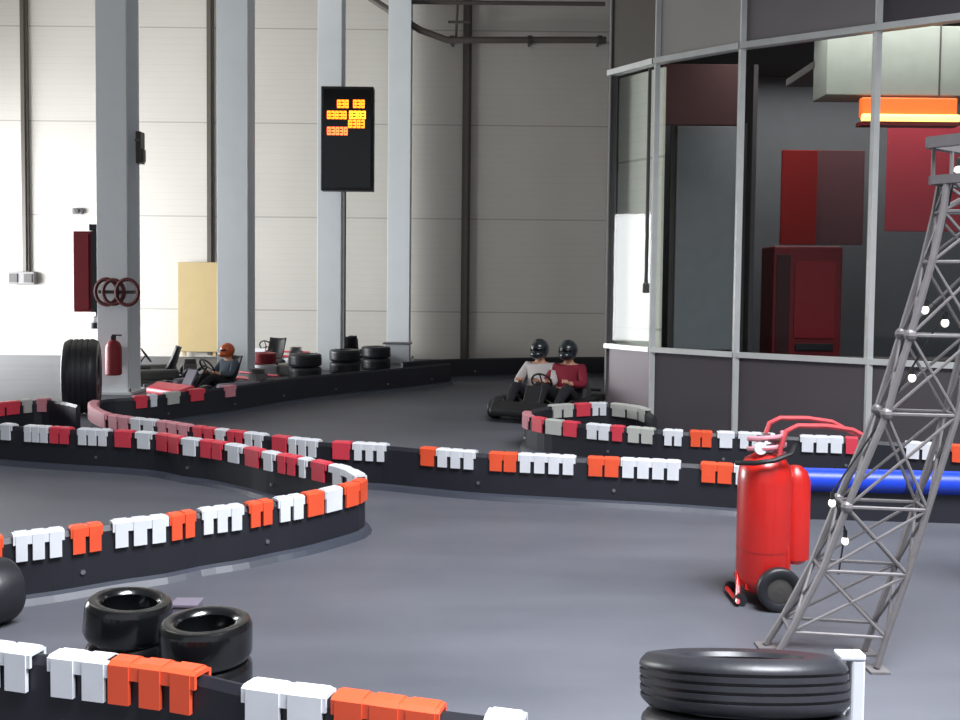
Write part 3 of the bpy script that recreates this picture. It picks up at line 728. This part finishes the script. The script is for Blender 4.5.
# ------------------------------------------------------------------ glazed room
ZR = 4.5
def railpt(px, py): v = at(px, py, z=ZR); return Vector((v.x, v.y, 0))
gp = [railpt(612, 74), railpt(657, 62), railpt(742, 47), railpt(877, 29), railpt(1010, 12)]
gp.append(gp[-1]*2-gp[-2] + Vector((.3, .1, 0)))
print('GLASS', [tuple(round(c, 2) for c in p) for p in gp])
def glass():
    m = bpy.data.materials.new('clear_glass'); m.use_nodes = True; nt = m.node_tree; nt.nodes.clear()
    o = nt.nodes.new('ShaderNodeOutputMaterial'); tr = nt.nodes.new('ShaderNodeBsdfTransparent'); tr.inputs[0].default_value = (.88, .9, .9, 1)
    gl = nt.nodes.new('ShaderNodeBsdfGlossy'); gl.inputs['Roughness'].default_value = .03
    fr = nt.nodes.new('ShaderNodeFresnel'); fr.inputs[0].default_value = 1.42; mx = nt.nodes.new('ShaderNodeMixShader')
    ge = nt.nodes.new('ShaderNodeNewGeometry'); iv = nt.nodes.new('ShaderNodeMath'); iv.operation = 'SUBTRACT'; iv.inputs[0].default_value = 1; nt.links.new(ge.outputs['Backfacing'], iv.inputs[1])
    mu = nt.nodes.new('ShaderNodeMath'); mu.operation = 'MULTIPLY'; nt.links.new(fr.outputs[0], mu.inputs[0]); nt.links.new(iv.outputs[0], mu.inputs[1]); nt.links.new(mu.outputs[0], mx.inputs[0]); nt.links.new(tr.outputs[0], mx.inputs[1]); nt.links.new(gl.outputs[0], mx.inputs[2]); nt.links.new(mx.outputs[0], o.inputs[0]); return m
G = glass()
darkpan = mat('dark_grey_panel', (74, 70, 74), .25, var=.08, scale=1)
mauvepan = mat('mauve_grey_panel', (130, 118, 124), .4, var=.05, scale=1)
uppan = mat('upper_reflection_grey', (120, 116, 116), .3, var=.08, scale=1)  # upper panel tones: differing reflections of the glass put into the colour
uppan2 = mat('upper_reflection_light_grey', (150, 148, 144), .3, var=.08, scale=1)
uppan1 = mat('upper_reflection_brown_grey', (84, 80, 74), .3, var=.08, scale=1)
zsill = .97
def quad_box(bm, p, q, z0, z1, th=.03, off=0):
    d = (q-p).normalized(); n = Vector((d.y, -d.x, 0)); c = (p+q)/2 + n*off
    box(bm, (c.x, c.y, (z0+z1)/2), ((q-p).length, th, z1-z0), Matrix.Rotation(math.atan2(d.y, d.x), 4, 'Z'))
for i in range(len(gp)-1):
    p, q = gp[i], gp[i+1]
    w = bpy.data.objects.new('window_%d' % (i+1), None); C.objects.link(w); w['kind'] = 'structure'
    bm = B(); quad_box(bm, p, q, zsill+.03, ZR-.03, .012); obj('pane', bm, G, w)
    bm = B(); quad_box(bm, p, q, 0, zsill, .06); obj('lower_panel', bm, mauvepan if i == 0 else darkpan, w)
    bm = B(); quad_box(bm, p, q, ZR, 9.95, .06); obj('upper_panel', bm, (uppan1, uppan2, uppan, darkpan, darkpan)[i], w)  # each bay's reflection is set as panel colour
    bm = B(); quad_box(bm, p, q, zsill-.025, zsill+.035, .1, .02); quad_box(bm, p, q, ZR-.035, ZR+.035, .12, .03); obj('rail', bm, M['alu'], w)
for i, p in enumerate(gp):
    bm = B(); box(bm, (p.x, p.y-.02, 4.97), (.06 if i else .04, .1, 9.94)); struct('trim_%d' % (i+10), bm, M['alu'] if i else M['dkpaint'])
# side wall of the glazed room running back, and inside partitions
p = gp[0]; e = at(604, 200, Y=21.9); e.z = 0
bm = B(); quad_box(bm, Vector((e.x+.12, 21.98, 0)), p+Vector((.03, .02, 0)), 0, 9.95, .1); struct('wall_side', bm, mat('grey_side_panel', (120, 118, 120), .6))
# added cream panel behind the first pane, in place of the brighter back wall; conduit
bm = B(); quad_box(bm, gp[0]+Vector((.13, .1, 0)), gp[1]+Vector((.12, .09, 0)), .98, 4.46, .04)
inner = struct('wall_standin', bm, wall_mat('cream_wall_standin', (232, 230, 214), 1.2, 2.15))
c_ = at(648, 180, Y=11.52)
t = thing('cable_conduit', 'thin dark conduit ending in a small box behind the first glass pane', 'conduit', (c_.x, 11.52, 0))
zt = at(647, 70, Y=12.0).z; zb = at(647, 288, Y=12.0).z
bm = B(); bar(bm, (0, 0, zb), (0, 0, 4.4), .022, 8); obj('pipe', bm, M['dkpaint'], t)
bm = B(); box(bm, (0, 0, zb), (.08, .05, .12)); obj('end_box', bm, M['dkpaint'], t, bevel=.01)
# room interior
bm = B(); box(bm, (9, 16.3, 4.5), (12.0, .2, 9)); struct('wall_room', bm, mat('dark_blue_grey_interior_wall', (104, 110, 114), .7))
bm = B(); box(bm, (7.4, 13.8, 5.4), (9.2, 5, .12)); struct('ceiling_room', bm, mat('dark_interior_ceiling', (56, 50, 52), .8))
bm = B(); box(bm, (3.74, 14.6, 2.4), (.06, 3.2, 4.8)); struct('wall_partition', bm, mat('dark_partition', (70, 66, 70), .7))
def panel(nm, px0, py0, px1, py1, Y, m, label, cat, th=.06):
    a = at(px0, py0, Y=Y); b = at(px1, py1, Y=Y)
    t = thing(nm, label, cat, ((a.x+b.x)/2, Y, 0)); bm = B(); box(bm, (0, 0, (a.z+b.z)/2), (abs(b.x-a.x), th, abs(a.z-b.z))); obj('panel', bm, m, t, bevel=.01)
    return t, a, b
t, a, b_ = panel('grey_door', 677, 126, 737, 350, 13.2, mat('grey_blue_door', (132, 138, 142), .5), 'tall grey-blue door panel seen through the second glass bay', 'door')
t.name = 'inner_door'
bm = B(); box(bm, (0, .02, (a.z+.0)/2), (abs(b_.x-a.x)+.16, .05, a.z+.1)); obj('frame', bm, M['dkpaint'], t)
t, a, b_ = panel('red_banner', 662, 64, 740, 126, 12.6, mat('dark_maroon_banner', (72, 34, 36), .6), 'dark maroon banner above the grey door behind the second glass bay', 'banner')
# light bulkhead
t, a, b_ = panel('bulkhead', 821, 30, 1060, 101, 12.6, mat('pale_green_grey_bulkhead', (150, 160, 152), .6), 'pale bulkhead hanging under the ceiling inside the glazed room', 'bulkhead', .5)
bm = B(); box(bm, (0, .8, (a.z+b_.z)/2+.05), (abs(b_.x-a.x), 1.2, .1)); obj('shelf', bm, M['dkpaint'], t)
# warm lamp under the bulkhead
a = at(862, 97, Y=12.3); b_ = at(957, 123, Y=12.3)
t = thing('strip_lamp', 'long orange glowing strip lamp below the pale bulkhead', 'lamp', ((a.x+b_.x)/2, 12.3, 0))
W_ = b_.x-a.x; hz = a.z-b_.z
bm = B(); box(bm, (0, .05, a.z-hz*.4), (W_, .12, hz*.8)); obj('shade', bm, mat('orange_lamp_shade', (240, 110, 40), .5, emit=(240, 112, 48), es=.9), t, bevel=.02)
bm = B(); bar(bm, (-W_/2, -.03, b_.z+.05), (W_/2, -.03, b_.z+.05), .05, 12); obj('tube', bm, mat('warm_tube', (255, 220, 130), .5, emit=(255, 214, 110), es=3.5), t, True)
bm = B(); box(bm, (0, .05, b_.z-.02), (W_*1.02, .2, .05)); obj('tray', bm, M['dkred'], t)
for s_ in (-.4, .4):
    bm = B(); bar(bm, (s_, .05, a.z-.1), (s_, .05, 5.3), .012); obj('hanger', bm, M['dkpaint'], t)
# red wall panel and curtain
rw = mat('crimson_interior_panel', (196, 52, 70), .7, var=.15, scale=1)
t, a, b_ = panel('red_wall_panel', 888, 126, 960, 232, 15.0, rw, 'crimson wall panel inside the glazed room below the strip lamp', 'panel')
t, a, b_ = panel('red_wall_panel', 782, 150, 815, 245, 14.6, mat('deep_red_panel', (170, 26, 26), .7), 'narrow deep red hanging panel inside above the red machine', 'panel')
t, a, b_ = panel('red_wall_panel', 815, 150, 862, 245, 14.9, mat('dusky_pink_panel', (112, 74, 80), .7), 'dusky grey-pink wall panel inside, right of the deep red one', 'panel')
# red machine
a = at(772, 246, Y=13.2); b_ = at(838, 350, Y=13.2)
t = thing('vending_machine', 'dark red upright machine standing inside behind the third glass bay', 'machine', ((a.x+b_.x)/2, 13.4, 0))
w = b_.x-a.x; h = a.z
dr = mat('dark_red_machine', (112, 18, 28), .4)
bm = B(); box(bm, (0, 0, h/2), (w, .6, h)); obj('body', bm, dr, t, bevel=.03)
bm = B(); box(bm, (-w*.36, -.305, h*.62), (w*.2, .02, h*.66)); obj('side_panel', bm, mat('near_black_red', (54, 14, 20), .4), t, bevel=.01)
bm = B(); box(bm, (.1, -.31, h*.68), (w*.6, .02, h*.46)); obj('front_door', bm, mat('bright_machine_red', (132, 20, 32), .3), t, bevel=.01)
bm = B(); box(bm, (.1, -.32, h*.40), (w*.55, .03, .1)); obj('delivery_slot', bm, M['black'], t, bevel=.01)
# small things on the sill counter
bm = B(); box(bm, (0, 0, .45), (3.6, .5, .9)); o = obj('counter', bm, M['dkpaint'], bevel=.01); o.location = (5.0, 11.6, 0); tag(o, 'low dark counter inside along the glass', 'counter')

# ------------------------------------------------------------------ lights
def area(name, loc, rot, sx, sy, power, col=(1, 1, 1), spread=180):
    l = bpy.data.lights.new(name, 'AREA'); l.shape = 'RECTANGLE'; l.size = sx; l.size_y = sy; l.energy = power; l.color = col
    o = bpy.data.objects.new(name, l); C.objects.link(o); o.location = loc; o.rotation_euler = rot; l.spread = math.radians(spread); return o
area('gateway_daylight', (LX+.05, 16.5, 2.0), (0, math.radians(-80), 0), 3.8, 9, 2400, (.96, .98, 1))
area('ceiling_lamp_near', (4.0, .5, 9.6), (0, 0, 0), 7, 5, 3000, (.93, .95, 1), 125)
area('ceiling_lamp_mid', (-7, 18.2, 9.6), (0, 0, 0), 8, 2, 80, (1, .95, .86))
area('room_fill', (5.0, 11.9, 5.25), (0, 0, 0), 3.5, 1.2, 90, (1, .92, .88))  # unseen fill light, added to brighten the front of the glazed room
area('room_fill', (6.0, 14.6, 5.25), (0, 0, 0), 4.5, 1.6, 110, (1, .92, .9))  # second unseen fill, added because the room's rear wall stayed dark
w = bpy.data.worlds.new('world'); bpy.context.scene.world = w; w.use_nodes = True
nt = w.node_tree; bg = nt.nodes['Background']
sky = nt.nodes.new('ShaderNodeTexSky'); sky.sky_type = 'HOSEK_WILKIE'; sky.turbidity = 8; sky.sun_direction = (-.6, -.4, .7)
mx = nt.nodes.new('ShaderNodeMix'); mx.data_type = 'RGBA'; mx.inputs['Factor'].default_value = .7; mx.inputs['B'].default_value = (.8, .85, .92, 1)
nt.links.new(sky.outputs[0], mx.inputs['A']); nt.links.new(mx.outputs['Result'], bg.inputs[0])
bg.inputs[1].default_value = .75
vs = bpy.context.scene.view_settings
vs.view_transform = 'Standard'; vs.look = 'None'; vs.gamma = 1; vs.use_curve_mapping = False; vs.exposure = 0
